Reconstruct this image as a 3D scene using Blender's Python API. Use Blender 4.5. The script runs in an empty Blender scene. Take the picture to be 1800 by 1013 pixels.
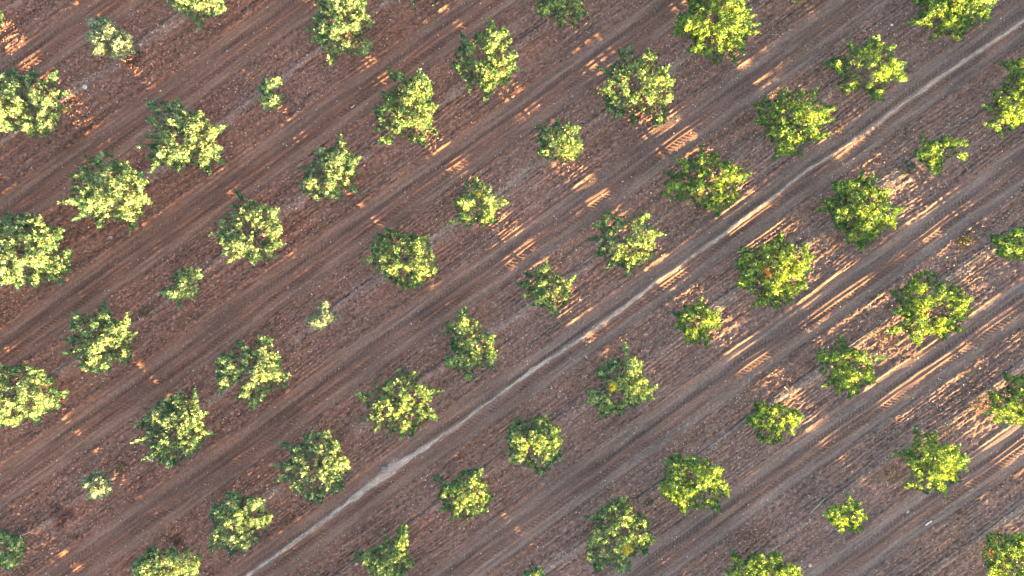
import bpy, math, random
import numpy as np
from mathutils import Vector

scene = bpy.context.scene
C = scene.collection
CZ, S = 37.5, 32.0                      # camera height (m), photo pixels per metre on the ground

# ------------------------------------------------------------------ camera
cam_data = bpy.data.cameras.new('camera')
cam_data.sensor_width = 36.0
cam_data.lens = 36.0 * CZ / (1800.0 / S)
cam_data.clip_end = 2000.0
cam = bpy.data.objects.new('camera', cam_data)
cam.location = (0, 0, CZ)
C.objects.link(cam)
scene.camera = cam

# ------------------------------------------------------------------ sky, sun, exposure
SUN_AZ, SUN_EL = math.radians(-46.0), math.radians(5.0)
SUN_STRENGTH, SKY_STRENGTH, EXPOSURE = 4.4, 0.115, 3.99
sun_dir = Vector((math.cos(SUN_EL) * math.cos(SUN_AZ), math.cos(SUN_EL) * math.sin(SUN_AZ), math.sin(SUN_EL)))
world = bpy.data.worlds.new('World')
scene.world = world
world.use_nodes = True
wn = world.node_tree.nodes
wn.clear()
sky = wn.new('ShaderNodeTexSky')
sky.sky_type = 'NISHITA'
sky.sun_disc = False
sky.sun_elevation = SUN_EL
sky.sun_rotation = math.atan2(sun_dir.x, sun_dir.y)
sky.dust_density = 2.0
bg = wn.new('ShaderNodeBackground')
bg.inputs['Strength'].default_value = SKY_STRENGTH
wo = wn.new('ShaderNodeOutputWorld')
world.node_tree.links.new(sky.outputs[0], bg.inputs['Color'])
world.node_tree.links.new(bg.outputs[0], wo.inputs['Surface'])
sl = bpy.data.lights.new('sun', 'SUN')
sl.energy = SUN_STRENGTH
sl.angle = math.radians(0.5)
sl.color = (1.0, 0.675, 0.28)
sun = bpy.data.objects.new('sun', sl)
sun.rotation_euler = sun_dir.to_track_quat('Z', 'Y').to_euler()
C.objects.link(sun)
scene.view_settings.view_transform = 'Standard'
scene.view_settings.look = 'None'
scene.view_settings.gamma = 1.0
scene.view_settings.exposure = EXPOSURE

# ------------------------------------------------------------------ helpers
def mesh_object(name, verts, faces, mat=None, parent=None, color=None, smooth=False, nper=4):
    """verts (n,3), faces (m,k) numpy arrays -> one linked mesh object"""
    me = bpy.data.meshes.new(name)
    v = np.asarray(verts, np.float32); f = np.asarray(faces, np.int32)
    me.vertices.add(len(v)); me.vertices.foreach_set('co', v.ravel())
    k = f.shape[1]
    me.loops.add(f.size); me.loops.foreach_set('vertex_index', f.ravel())
    me.polygons.add(len(f)); me.polygons.foreach_set('loop_start', np.arange(0, f.size, k, dtype=np.int32))
    me.update(calc_edges=True)
    if color is not None:
        a = me.color_attributes.new('tint', 'FLOAT_COLOR', 'POINT')
        c = np.ones((len(v), 4), np.float32); c[:, :3] = color
        a.data.foreach_set('color', c.ravel())
    if smooth:
        me.polygons.foreach_set('use_smooth', np.ones(len(f), bool))
    if mat: me.materials.append(mat)
    o = bpy.data.objects.new(name, me)
    C.objects.link(o)
    if parent: o.parent = parent
    return o

def tag(o, label=None, cat=None, group=None, kind=None):
    if label: o['label'] = label
    if cat: o['category'] = cat
    if group: o['group'] = group
    if kind: o['kind'] = kind
    return o

def vn(x, y, seed):
    """smooth value noise, 0..1"""
    r = np.random.RandomState(seed).rand(256, 256).astype(np.float32)
    xi = np.floor(x).astype(np.int64); yi = np.floor(y).astype(np.int64)
    fx = (x - xi).astype(np.float32); fy = (y - yi).astype(np.float32)
    fx = fx * fx * (3 - 2 * fx); fy = fy * fy * (3 - 2 * fy)
    a, b, c, d = xi & 255, (xi + 1) & 255, yi & 255, (yi + 1) & 255
    return (r[c, a] * (1 - fx) + r[c, b] * fx) * (1 - fy) + (r[d, a] * (1 - fx) + r[d, b] * fx) * fy

def fbm(x, y, seed, o=3):
    s = 0.0; a = 1.0; t = 0.0
    for i in range(o):
        s = s + a * vn(x * 2 ** i, y * 2 ** i, seed + i); t += a; a *= .55
    return s / t

def sm(a, b, x):
    k = np.clip((x - a) / (b - a), 0, 1)
    return k * k * (3 - 2 * k)

def lerp(a, b, k): return a + (b - a) * k[..., None]

UX, UY = .8121, .5835                  # direction of the tree rows; the cross direction is (UY, -UX)
ROWS = [-58.6, -52.6, -46.6, -40.6, -34.6, -28.6, -22.6, -16.45, -10.54, -4.59, 1.45, 7.43, 13.65, 19.9, 26.2, 32.3, 38.4, 44.5, 50.6, 56.7]
ALLEY = [.1, 0, .1, -.1, .1, 0, .1, -.02, .05, .0, -.06, .3, .15, .1, 0, 0, .1, 0, .1, 0]
PATH_W = 4.36

def path_line(t): return PATH_W + .07 * np.sin(t * .21 + 1) + .05 * np.sin(t * .67) + (fbm(t * .9, t * 0 + 3, 91) - .5) * .12
def path_half(t): return .035 + .095 * fbm(t * 1.1, t * 0 + 7, 93) + .13 * np.exp(-((t + 11.4) / 1.6) ** 2) + .05 * np.exp(-((t + 15) / 3.) ** 2)

def field(X, Y):
    """ground height and albedo at world X, Y"""
    t = X * UX + Y * UY
    w = X * UY - Y * UX
    wj = w + (vn(t * .12, w * .05, 11) - .5) * .34 + (vn(t * .5, w * .1, 12) - .5) * .10
    rows = np.array(ROWS)
    k = np.clip(np.searchsorted(rows, wj.ravel()) - 1, 0, len(rows) - 2).reshape(wj.shape)
    a = rows[k]; g = rows[k + 1] - a
    o = wj - a
    c = g * .5 + np.array(ALLEY)[k]            # middle of the wheel tracks
    q = o - c                                   # across the tracks
    ro = np.minimum(o, g - o)                   # distance to the nearest tree row
    near = np.where(o < g / 2, o, o - g)        # signed
    # broken clods on the tilled ground, finer towards the tracks
    rid = 1 - np.abs(2 * ((w + .34 * vn(t * .22, w * 1.1, 44)) / .2 % 1) - 1)       # harrow lines
    tilled = 1 - (sm(-1.04, -.98, q) * (1 - sm(.95, 1.1, q)))
    cl1 = fbm(t * 4.6, w * 6.6, 21, 3); cl2 = fbm(t * 8.5, w * 12, 31, 2)
    fur = vn(t * .35, w * 5.2, 41) * .6 + vn(t * .7, w * 9.0, 42) * .4       # long drag furrows
    ridm = sm(.25, .75, vn(t * .45, w * 1.2, 45)) * (1 - .6 * sm(-8, -24, X + 6 * (vn(t * .2, w * .3, 46) - .5)))
    fur2 = vn(t * .25, w * 2.6, 43)
    leftness = sm(12, -26, X)
    rough = (.55 + .6 * vn(t * .22, w * .3, 51)) * (.8 + .45 * leftness)
    h = tilled * (.075 * (fur - .5) + .03 * (fur2 - .5) + .042 * (rid - .5) * ridm + .10 * rough * (cl1 - .5) + .065 * rough * (cl2 - .5))
    # the two wheel tracks, pressed in, with a ridge between
    bump = lambda x, m, s: np.exp(-((x - m) / s) ** 2)
    h = h - .035 * sm(-1.08, -.98, q) * (1 - sm(-.3, -.2, q))
    h = h - .030 * sm(.12, .2, q) * (1 - sm(.95, 1.12, q))
    h = h + .035 * bump(q, -1.13, .07) * (.4 + vn(t * .8, w * 0 + k, 61)) + .025 * bump(q, 1.2, .1) * (.3 + vn(t * .9, w * 0 + k, 62))
    h = h + .03 * bump(q, -.12, .07) * (.3 + vn(t * 1.3, w * 0 + k, 63)) + .022 * bump(q, .14, .05)
    h = h + .024 * (1 - tilled) * (vn(t * .4, w * 7, 64) - .5) * 2
    # tyre lug prints: slanted bars in each track
    p1 = np.sin((t + (q + .35) * .8) * 2 * math.pi / .23)
    p2 = np.sin((t - (q - .35) * .8) * 2 * math.pi / .23 + 1.3)
    l1 = sm(-.47, -.42, q) * (1 - sm(-.2, -.16, q)) * sm(.2, .45, vn(t * .3, k * 3.1, 65))
    l2 = sm(.18, .23, q) * (1 - sm(.48, .55, q)) * sm(.15, .4, vn(t * .33, k * 5.3, 66))
    l3 = sm(-.95, -.9, q) * (1 - sm(-.75, -.68, q)) * sm(.6, .75, vn(t * .3, k * 1.7, 67))
    wear = .35 + 1.1 * vn(t * 2.1, w * 6, 68)
    l1 = l1 * wear; l2 = l2 * wear
    h = h + (.018 * sm(-.2, .6, p1) - .010) * l1 + (.020 * sm(-.2, .6, p2) - .010) * l2 + .010 * l3 * sm(-.2, .6, p2)
    # untilled strip that carries the drip line
    st = sm(-.42, -.30, near + (vn(t * 1.7, k * 2.0, 71) - .5) * .2) * (1 - sm(.05, .3, near + (vn(t * 1.3, k * 3.0, 72) - .5) * .3))
    st = st * sm(.48, .70, vn(t * .28, k * 7.7, 73) + .25 * (vn(t * 1.6, w * 2, 74) - .5) + .10)
    h = h * (1 - .6 * st) + .03 * st
    h = h + .05 * np.exp(-(ro / .8) ** 2) + .05 * (vn(X * .12, Y * .12, 75) - .5)
    # footpath
    pl = path_line(t); ph = path_half(t)
    dp = np.abs(w - pl)
    pk = 1 - sm(ph - .02, ph + .12, dp)
    blob = 1 - sm(.25, .42, np.hypot((t + 10.9) , (w - 3.98) * .9) + (cl1 - .5) * .2)
    pk = np.maximum(pk, blob)
    h = h * (1 - pk) + pk * (.015 + .02 * (cl1 - .5))
    # ---- albedo
    m = lambda *c_: np.array(c_, np.float32)
    grey = sm(-20, 16, X + .35 * (-Y) + 9 * (vn(X * .06, Y * .06, 81) - .5))
    base = lerp(m(.188, .092, .068), m(.182, .108, .088), grey)
    lite = lerp(m(.235, .120, .086), m(.212, .142, .118), grey)
    red = lerp(m(.204, .092, .064), m(.186, .103, .078), grey)
    col = lerp(base, red, tilled * sm(.35, .8, fbm(t * .35, w * .8, 82)))
    smooth = sm(-1.0, -.92, q) * (1 - sm(-.50, -.40, q)) + sm(.5, .6, q) * (1 - sm(.92, 1.05, q))
    col = lerp(col, lite, np.clip(smooth * (.45 + .6 * vn(t * .3, w * 1.5, 83)), 0, 1))
    mid = sm(-.4, -.3, q) * (1 - sm(.4, .5, q))
    col = col * (1 - .04 * mid * vn(t * .4, w * 3, 84))[..., None]
    col = lerp(col, lerp(m(.25, .155, .125), m(.205, .15, .13), grey), st * (.35 + .6 * vn(t * 1.5, w * 4, 85)))
    col = lerp(col, m(.28, .195, .16), pk * (.5 + .5 * vn(t * 1.9, w * 9, 86)))
    col = col * (1 - .26 * l1 * sm(.1, -.5, p1) - .28 * l2 * sm(.1, -.5, p2))[..., None]  # relief shading between the lug bars painted into the soil colour
    # clod tops and harrow ridges paler, hollows darker; long streaks along the rows
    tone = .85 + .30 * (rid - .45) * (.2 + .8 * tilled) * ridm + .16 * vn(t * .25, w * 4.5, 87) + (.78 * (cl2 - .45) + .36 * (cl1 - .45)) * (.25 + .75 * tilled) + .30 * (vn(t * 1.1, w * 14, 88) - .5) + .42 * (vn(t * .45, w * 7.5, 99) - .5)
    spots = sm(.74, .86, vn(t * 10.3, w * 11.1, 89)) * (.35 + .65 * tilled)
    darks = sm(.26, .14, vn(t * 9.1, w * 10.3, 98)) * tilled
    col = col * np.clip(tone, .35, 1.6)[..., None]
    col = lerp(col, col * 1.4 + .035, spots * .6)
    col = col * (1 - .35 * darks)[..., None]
    # two moist dark patches of soil
    for px, py, r_ in ((234, 101, .75), (108, 905, .85), (312, 952, .5)):
        d = np.hypot(X - (px - 900) / S, Y - (506.5 - py) / S) + (cl1 - .5) * .5
        col = col * (1 - .55 * (1 - sm(r_ * .4, r_, d)))[..., None]
    return h, col

# ------------------------------------------------------------------ ground material
def soil_material(name, base=None):
    mat = bpy.data.materials.new(name); mat.use_nodes = True
    nt = mat.node_tree; N = nt.nodes; Lk = nt.links
    b = N['Principled BSDF']; b.inputs['Roughness'].default_value = .95
    b.inputs['Specular IOR Level'].default_value = .15
    at = N.new('ShaderNodeAttribute'); at.attribute_name = 'tint'
    tc = N.new('ShaderNodeTexCoord')
    n1 = N.new('ShaderNodeTexNoise'); n1.inputs['Scale'].default_value = 11; n1.inputs['Detail'].default_value = 6; n1.inputs['Roughness'].default_value = .7
    Lk.new(tc.outputs['Object'], n1.inputs['Vector'])
    r = N.new('ShaderNodeMapRange'); r.inputs[1].default_value = .3; r.inputs[2].default_value = .7; r.inputs[3].default_value = .6; r.inputs[4].default_value = 1.4
    Lk.new(n1.outputs['Fac'], r.inputs[0])
    mx = N.new('ShaderNodeVectorMath'); mx.operation = 'SCALE'
    Lk.new(at.outputs['Color'], mx.inputs[0]); Lk.new(r.outputs[0], mx.inputs['Scale'])
    Lk.new(mx.outputs[0], b.inputs['Base Color'])
    bp = N.new('ShaderNodeBump'); bp.inputs['Strength'].default_value = .8; bp.inputs['Distance'].default_value = .05
    n2 = N.new('ShaderNodeTexNoise'); n2.inputs['Scale'].default_value = 22; n2.inputs['Detail'].default_value = 5
    Lk.new(tc.outputs['Object'], n2.inputs['Vector']); Lk.new(n2.outputs['Fac'], bp.inputs['Height'])
    Lk.new(bp.outputs[0], b.inputs['Normal'])
    return mat

soil = soil_material('soil')
def axis(half, step, far):
    core = np.arange(-half, half + step / 2, step)
    e = [half]; s = step
    while e[-1] < far:
        s = min(s * 1.25, 12); e.append(e[-1] + s)
    e = np.array(e[1:])
    return np.concatenate([-e[::-1], core, e])
gx, gy = axis(29.0, .042, 400), axis(16.8, .042, 400)
GX, GY = np.meshgrid(gx, gy)
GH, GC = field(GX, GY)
far = sm(60, 150, np.hypot(GX, GY))
GH = GH * (1 - far)
nx, ny = len(gx), len(gy)
ii = (np.arange(ny - 1)[:, None] * nx + np.arange(nx - 1)[None, :]).ravel()
gf = np.stack([ii, ii + 1, ii + nx + 1, ii + nx], 1)
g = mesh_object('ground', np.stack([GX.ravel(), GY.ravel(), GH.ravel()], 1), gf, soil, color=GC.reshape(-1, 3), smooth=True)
tag(g, kind='structure')

def height(x, y):
    h, _ = field(np.atleast_1d(np.asarray(x, float)), np.atleast_1d(np.asarray(y, float)))
    return h
def ground_xy(px, py): return (px - 900) / S, (506.5 - py) / S

# footpath: a thin trodden sheet lying on the soil
def make_path():
    ts = np.arange(-48, 48, .06); nw = 9
    T, K = np.meshgrid(ts, np.linspace(-1, 1, nw), indexing='ij')
    half = path_half(T) * (1 + .9 * (vn(T * 3.5, K * 2 + 20, 95) - .5)) * (.75 + .45 * sm(.2, .6, vn(T * .55, T * 0 + 4, 99)))
    Wd = path_line(T) + K * half
    X = T * UX + Wd * UY; Y = T * UY - Wd * UX
    H, _ = field(X, Y)
    Z = H + .010 - .022 * (np.abs(K) > .95)
    v = np.stack([X.ravel(), Y.ravel(), Z.ravel()], 1)
    i = (np.arange(len(ts) - 1)[:, None] * nw + np.arange(nw - 1)[None, :]).ravel()
    f = np.stack([i, i + nw, i + nw + 1, i + 1], 1)
    tone = (.66 + .40 * vn(T * 1.3, Wd * 12, 96) + .5 * (vn(T * 7, Wd * 14, 97) - .5) + .25 * vn(T * .5, Wd * 3, 98))
    col = np.array((.40, .285, .235))[None, :] * tone.reshape(-1, 1)
    o = mesh_object('footpath', v, f, soil, color=col, smooth=True)
    tag(o, kind='structure')
make_path()

# ------------------------------------------------------------------ tree outlines: view, outline and gaps in photo pixels (enlarged 2.98x), label
VIEW = {'A': (0, 0), 'B': (600, 0), 'C': (1200, 0), 'D': (0, 340), 'E': (600, 340), 'F': (1200, 340), 'G': (0, 673), 'H': (600, 673), 'I': (1200, 673), 'J': (0, 170), 'K': (400, 0), 'L': (700, 200), 'M': (1100, 0), 'N': (1100, 200), 'O': (0, 500), 'P': (300, 520), 'Q': (900, 500), 'R': (1200, 500), 'S': (900, 673)}
TREES = [
 ('A', '-120,420 0,370 80,365 100,410 180,360 230,410 300,370 290,440 350,490 310,530 370,570 310,600 300,650 240,720 150,715 110,680 30,690 -60,690 -150,640 -180,520', '', 'big broad tree cut off by the left edge, above the other two big ones there'),
 ('A', '450,110 490,95 555,85 600,130 640,160 690,195 705,280 660,290 625,312 560,295 475,285 490,240 445,190 475,160', '', 'small grey-green oval tree near the top left corner beside a dark patch of soil'),
 ('A', '840,-50 850,15 930,60 1000,90 1045,160 1070,100 1150,75 1180,50 1165,-20 1120,-80 900,-90', '', 'pale leafy tree cut off by the top edge left of centre, one lobe hanging'),
 ('K', '180,405 225,420 265,405 290,435 235,460 245,490 290,495 290,540 260,570 190,575 165,530 175,480 155,455 190,440', '', 'tiny spindly young tree of a few pale tufts, smallest in the upper left'),
 ('K', '450,0 430,-60 500,-110 640,-110 730,-60 725,10 720,70 760,90 765,120 740,160 690,190 760,220 745,275 665,300 600,280 555,300 540,350 515,300 480,230 420,215 470,190 405,155 460,125 440,90 480,60', '', 'tall narrow tree cut off by the top edge, thin dark spur at its foot'),
 ('K', '840,350 860,380 905,375 940,420 975,400 1000,360 1040,385 1060,430 1080,490 1060,530 1105,555 1075,590 1085,650 1100,715 1060,710 1045,765 985,750 930,720 870,700 855,755 790,745 820,700 765,685 800,650 765,600 770,560 830,545 795,475 840,490 880,460 845,400', '', 'tree with a V-shaped notch in its top, in the upper part left of centre'),
 ('K', '1220,165 1250,195 1310,165 1350,170 1375,95 1410,150 1450,145 1490,200 1480,250 1520,290 1500,340 1530,370 1480,400 1470,440 1410,450 1380,490 1350,540 1345,490 1310,440 1275,430 1270,490 1255,440 1225,400 1165,340 1180,280 1220,240', '1320,290,40', 'round tree with a dark hollow centre and one thin tail pointing down, top centre'),
 ('B', '1010,-10 1040,30 1015,70 1060,95 1110,60 1140,110 1140,150 1200,120 1225,150 1250,90 1290,80 1265,30 1280,-20 1200,-70 1080,-70', '', 'green tree cut off by the top edge right of centre, only lower half showing'),
 ('M', '330,0 300,-40 400,-80 560,-80 640,-30 660,30 650,70 680,75 660,120 705,125 660,150 700,170 640,180 620,220 625,285 580,270 585,340 530,300 480,345 430,300 320,270 350,220 320,200 250,185 265,120 270,80 340,40', '470,90,30', 'very dense bright tree at the top, right of centre, barely touching the top edge'),
 ('C', '1190,-30 1240,40 1220,90 1170,115 1230,140 1300,145 1330,150 1290,210 1380,180 1400,205 1470,210 1490,150 1560,120 1610,110 1610,50 1650,10 1640,-60 1500,-110 1280,-90', '1330,110,35', 'dark green tree cut off by the top edge near the right, beside the pale footpath'),
 ('M', '1160,210 1200,240 1230,250 1280,200 1330,180 1350,235 1410,240 1400,290 1470,330 1450,370 1480,420 1430,430 1380,420 1350,470 1350,530 1290,530 1280,480 1220,470 1150,490 1100,450 1130,400 1080,360 1020,335 1090,300 1140,310 1150,280 1180,260', '1245,385,55', 'open-crowned tree with bare soil showing through its middle, upper right above the footpath'),
 ('M', '670,545 710,530 720,500 770,540 790,490 830,455 860,490 910,460 950,480 1010,465 1000,510 1040,550 1110,560 1070,600 1095,625 1050,660 1075,710 1000,740 960,740 920,770 930,820 850,810 770,835 790,780 730,710 740,660 675,645 700,600', '', 'rounded pale yellow-green tree directly above the footpath at upper right'),
 ('B', '1340,350 1400,370 1420,330 1470,320 1450,265 1500,260 1510,220 1530,290 1570,300 1610,250 1650,290 1660,340 1730,340 1700,380 1755,410 1740,460 1740,520 1700,560 1710,630 1650,670 1600,600 1560,590 1530,660 1500,590 1410,640 1440,590 1390,600 1380,530 1370,490 1320,490 1390,440 1400,400', '1535,440,50', 'wide many-lobed tree with bare branches visible in its middle, upper right of centre'),
 ('B', '1020,655 1070,655 1080,690 1130,620 1150,680 1190,625 1210,660 1255,660 1250,720 1270,760 1240,830 1180,855 1130,840 1070,830 1020,805 1050,770 1020,740 1040,700', '', 'small round tree with a neat outline, just right of centre in the upper part'),
 ('J', '760,35 820,10 880,30 905,40 925,0 960,50 1000,75 1040,70 1090,110 1110,150 1190,150 1140,200 1120,240 1170,270 1140,300 1180,355 1110,350 1100,410 1060,380 1000,340 960,370 945,400 890,370 840,350 785,400 800,350 765,320 800,270 715,260 740,245 800,245 800,215 755,210 800,180 765,115 820,105 790,70', '945,215,30', 'wide pale star-shaped tree with many side tufts, in the upper left'),
 ('J', '440,305 490,320 530,285 590,300 620,340 670,340 690,390 750,395 780,450 750,470 770,530 795,560 750,560 750,620 710,640 715,690 680,710 670,660 600,650 560,670 515,700 490,640 450,630 375,650 420,610 400,570 305,555 360,530 370,510 410,510 360,480 390,450 350,410 410,395 410,360 460,350', '', 'wide pale ragged tree touching the star-shaped one, with long shoots to the left'),
 ('J', '40,600 80,620 130,610 210,620 230,660 290,690 330,690 320,750 320,790 370,810 360,860 375,920 320,930 330,985 270,960 220,960 190,1000 130,985 80,1010 60,980 -20,990 -90,950 -130,860 -120,740 -60,660 10,650', '100,790,35', 'biggest pale tree, cut off by the left edge in the middle of the photo height'),
 ('J', '1230,480 1270,510 1280,550 1320,540 1360,560 1400,575 1460,590 1450,640 1480,700 1460,740 1495,775 1440,800 1440,845 1380,855 1325,880 1290,840 1240,850 1180,880 1220,830 1170,830 1170,780 1140,760 1135,720 1090,725 1160,700 1145,660 1180,620 1220,590 1200,570 1245,545', '1290,700,35', 'round pale tree with one thin dark shoot sticking up from its top, left of centre'),
 ('K', '590,700 625,760 640,800 700,825 670,870 690,910 650,930 680,970 675,1005 620,1010 600,1040 540,1040 490,1030 465,1065 430,1040 390,1000 380,950 410,920 370,880 430,870 440,840 450,790 490,765 540,780 570,750', '', 'oval tree with a single pointed tip at the top, between two rows left of centre'),
 ('L', '410,320 420,355 480,370 510,400 540,440 580,470 540,490 520,540 525,570 480,570 440,600 400,560 370,600 330,570 255,580 310,540 300,500 290,460 320,430 330,400 360,355 390,350', '', 'smallish tree with a pointed tip and a yellow leaf cluster, near the photo centre'),
 ('E', '230,185 330,200 380,220 460,215 460,270 480,300 490,350 510,400 470,440 400,505 320,500 240,460 200,410 170,400 160,360 105,365 160,320 150,280 170,240 180,210 240,220', '330,345,30', 'very dark green round tree with bright clusters in a ring, just left of centre'),
 ('L', '1075,510 1130,510 1150,540 1200,560 1260,550 1270,520 1320,530 1310,580 1350,610 1400,635 1340,650 1350,700 1310,720 1350,750 1290,780 1240,800 1200,860 1190,810 1140,790 1085,825 1090,770 1030,740 1050,680 985,655 1050,640 1070,620 1015,580 1060,560', '1165,645,45', 'five-armed open tree with deep notches in its top, just right of centre'),
 ('L', '775,765 800,820 850,850 870,870 930,850 910,890 905,940 890,985 860,1030 830,1060 807,1065 770,1030 740,1010 700,1010 710,970 645,960 680,930 620,890 690,870 660,830 720,840 725,795 760,810', '', 'small open star-shaped tree left of the footpath at the photo centre'),
 ('N', '390,155 420,200 480,205 500,250 560,240 570,280 630,270 620,300 660,310 630,360 580,370 590,430 560,490 500,500 485,545 450,500 400,510 360,470 300,450 230,460 250,420 185,425 230,380 195,370 240,340 190,300 280,320 300,270 255,240 320,240 380,230', '430,345,30', 'broad dark tree with a thin tip on top, just above the footpath right of centre'),
 ('N', '820,620 840,670 900,690 950,680 960,720 990,750 950,790 980,810 940,850 950,920 900,940 860,1000 800,1010 790,1025 740,1000 660,1010 700,960 620,920 575,890 600,850 570,780 600,750 605,690 660,700 700,690 770,670 790,640', '', 'dense rounded tree with an orange spot near its middle, right of centre'),
 ('N', '1235,300 1260,330 1300,310 1320,340 1310,380 1390,395 1380,440 1400,490 1460,495 1420,540 1430,600 1370,600 1330,640 1290,660 1240,720 1200,680 1150,685 1150,610 1090,600 1090,560 1060,520 995,500 1050,480 1020,440 1100,450 1090,410 1080,360 1150,350 1200,340 1220,340', '', 'tree with dark arms on its left and bright shoots on its right, right part'),
 ('N', '1555,110 1580,150 1650,140 1670,110 1720,130 1785,140 1790,165 1730,170 1740,200 1790,210 1790,245 1700,220 1660,260 1650,320 1620,325 1590,290 1570,260 1530,240 1510,190 1560,180 1545,130', '1685,200,30', 'sparse leggy young tree with soil showing between its shoots, near the upper right edge'),
 ('C', '1660,330 1750,310 1790,300 1850,290 1950,350 1980,450 1960,560 1900,640 1800,640 1710,690 1670,720 1640,690 1580,650 1620,610 1570,550 1640,550 1625,480 1680,440 1710,400 1700,350', '', 'dark tree cut off by the right edge near the top'),
 ('F', '1610,215 1680,225 1740,180 1800,180 1880,230 1890,300 1850,350 1760,350 1690,345 1640,320 1650,280 1620,250', '', 'small bright tree cut off by the right edge, in the upper middle'),
 ('F', '1265,395 1320,410 1340,450 1400,450 1440,490 1490,520 1530,550 1500,590 1530,610 1510,660 1440,680 1480,730 1400,720 1370,770 1330,740 1270,740 1240,795 1190,760 1180,720 1120,740 1070,725 1100,700 1170,670 1160,640 1100,630 1130,590 1085,510 1150,500 1170,470 1200,440', '1325,620,35', 'large dense tree with tan dead leaves at its lower left, right part of the photo'),
 ('R', '800,300 830,265 860,300 870,330 930,340 980,350 1020,370 1070,380 1020,410 990,440 1010,480 1020,520 970,520 930,540 920,580 870,600 850,560 810,580 790,530 730,540 760,490 720,460 730,430 700,400 710,340 780,330', '', 'medium dark tree with a bright arm reaching right, below the large dense one'),
 ('R', '1680,460 1730,480 1790,470 1870,500 1930,580 1920,680 1860,740 1750,740 1690,740 1630,720 1650,680 1580,680 1620,640 1600,560 1670,570 1700,530', '', 'bright tree cut off by the right edge in the lower half, tan litter beside it'),
 ('I', '1215,225 1250,250 1330,255 1340,290 1370,320 1420,320 1455,320 1470,370 1505,400 1495,460 1450,475 1460,520 1390,540 1380,605 1340,570 1290,590 1230,560 1165,550 1180,500 1200,460 1150,400 1100,370 1190,350 1210,290', '', 'vivid yellow-green tree with a tall dark upper left part, lower right'),
 ('I', '1590,800 1640,775 1680,800 1720,790 1800,790 1880,830 1910,920 1880,1020 1800,1060 1680,1060 1600,1010 1590,940 1570,900 1600,840', '', 'dark green tree cut off by the right edge at the bottom corner'),
 ('I', '865,575 885,600 890,620 935,630 940,660 975,710 940,730 945,760 925,790 890,775 860,770 830,790 800,755 770,730 740,690 780,660 780,635 830,650 860,630', '', 'small vivid yellow-green tree with one upright shoot, near the grey stake at lower right'),
 ('S', '1145,885 1190,910 1240,910 1310,870 1350,890 1390,880 1420,910 1410,950 1470,950 1510,970 1530,1010 1490,1080 1400,1120 1250,1120 1150,1070 1110,1020 1110,990 1170,950 1150,920', '', 'low wide tree cut off by the bottom edge in the right part'),
 ('R', '380,620 430,610 450,640 510,620 540,650 590,650 635,690 610,730 590,780 550,800 520,830 470,840 390,815 385,770 360,740 325,730 340,690 380,670', '', 'small compact tree, dark above and pale below, in the lower right'),
 ('S', '870,365 900,400 960,375 1020,385 1040,430 1110,450 1090,490 1140,530 1135,600 1080,600 1090,685 1040,660 980,670 940,640 905,700 880,660 830,620 785,600 770,530 790,480 810,400', '', 'round bright tree among scattered white pebbles, lower right of centre'),
 ('S', '610,590 625,640 650,680 710,690 720,740 730,790 750,830 710,860 715,900 660,900 630,930 620,985 560,1000 520,960 490,970 440,990 420,950 390,930 390,880 400,820 420,780 440,730 380,700 440,690 480,640 540,610', '590,780,35', 'tall ragged tree with a dark top and bright lower rim, bottom right of centre'),
 ('Q', '590,300 615,350 600,390 640,375 680,410 680,470 710,490 720,540 770,530 740,570 740,600 680,620 640,650 600,640 580,680 530,710 460,700 445,640 395,625 400,545 460,550 470,500 440,480 455,430 500,400 530,380 570,395 585,370', '560,590,45', 'tree with one tall thin shoot at its top and a hollow middle, lower centre right'),
 ('Q', '1000,65 1000,100 1040,105 1060,140 1090,130 1100,190 1090,230 1040,240 1055,280 1020,340 990,310 940,320 910,300 900,260 870,230 830,215 880,200 870,170 830,140 890,140 900,110 950,110', '970,205,22', 'small tree with a reddish soil gap in its middle, beside a strongly sunlit track'),
 ('P', '1545,55 1560,110 1620,140 1640,190 1700,210 1690,250 1715,300 1690,340 1705,385 1650,370 1600,400 1570,450 1540,440 1540,400 1480,395 1435,375 1440,320 1480,290 1460,250 1470,210 1420,205 1450,170 1440,140 1490,140 1510,70', '', 'tree with a dark narrow top and a bright broad base, centre of the photo'),
 ('P', '1195,370 1240,400 1300,405 1270,440 1320,470 1380,480 1430,495 1380,530 1340,580 1380,610 1395,655 1330,640 1300,680 1265,745 1240,700 1205,755 1180,710 1130,755 1140,700 1070,710 1060,670 1010,660 1050,600 1000,550 965,510 1070,510 1060,450 1110,480 1130,440 1180,430', '1120,600,22', 'spiky star-shaped tree just above the footpath, lower centre'),
 ('P', '770,30 825,30 830,75 870,90 875,130 830,145 800,180 760,185 730,165 705,125 740,100 770,80', '', 'tiny pale round tree standing alone left of the photo centre'),
 ('P', '350,230 400,260 430,290 460,205 530,225 540,280 575,300 580,360 600,410 625,410 600,480 540,480 510,530 470,560 430,600 400,560 340,545 360,500 310,480 250,510 240,440 230,340 270,300 310,290', '385,430,40;350,480,30;425,370,22', 'tree split by a diagonal gap of bare soil, lower left of centre'),
 ('P', '740,705 790,720 835,700 850,750 885,770 890,830 930,860 940,910 910,960 915,1010 860,1040 800,1050 790,1090 740,1080 700,1060 630,1010 610,970 550,975 600,920 520,885 610,870 640,840 600,790 560,770 640,780 710,770 690,735', '785,850,22', 'tree with a long pale shoot pointing left, just above the footpath at lower left'),
 ('O', '940,560 970,590 1010,600 1015,545 1035,590 1040,650 1090,670 1060,710 1110,780 1060,830 1050,860 1010,890 960,920 875,965 860,930 825,950 850,890 790,920 745,920 800,870 770,850 760,830 680,835 760,790 760,750 690,730 740,720 760,680 830,625 880,590', '905,780,28', 'large shaggy tree with a small detached tuft above it, lower left'),
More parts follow.
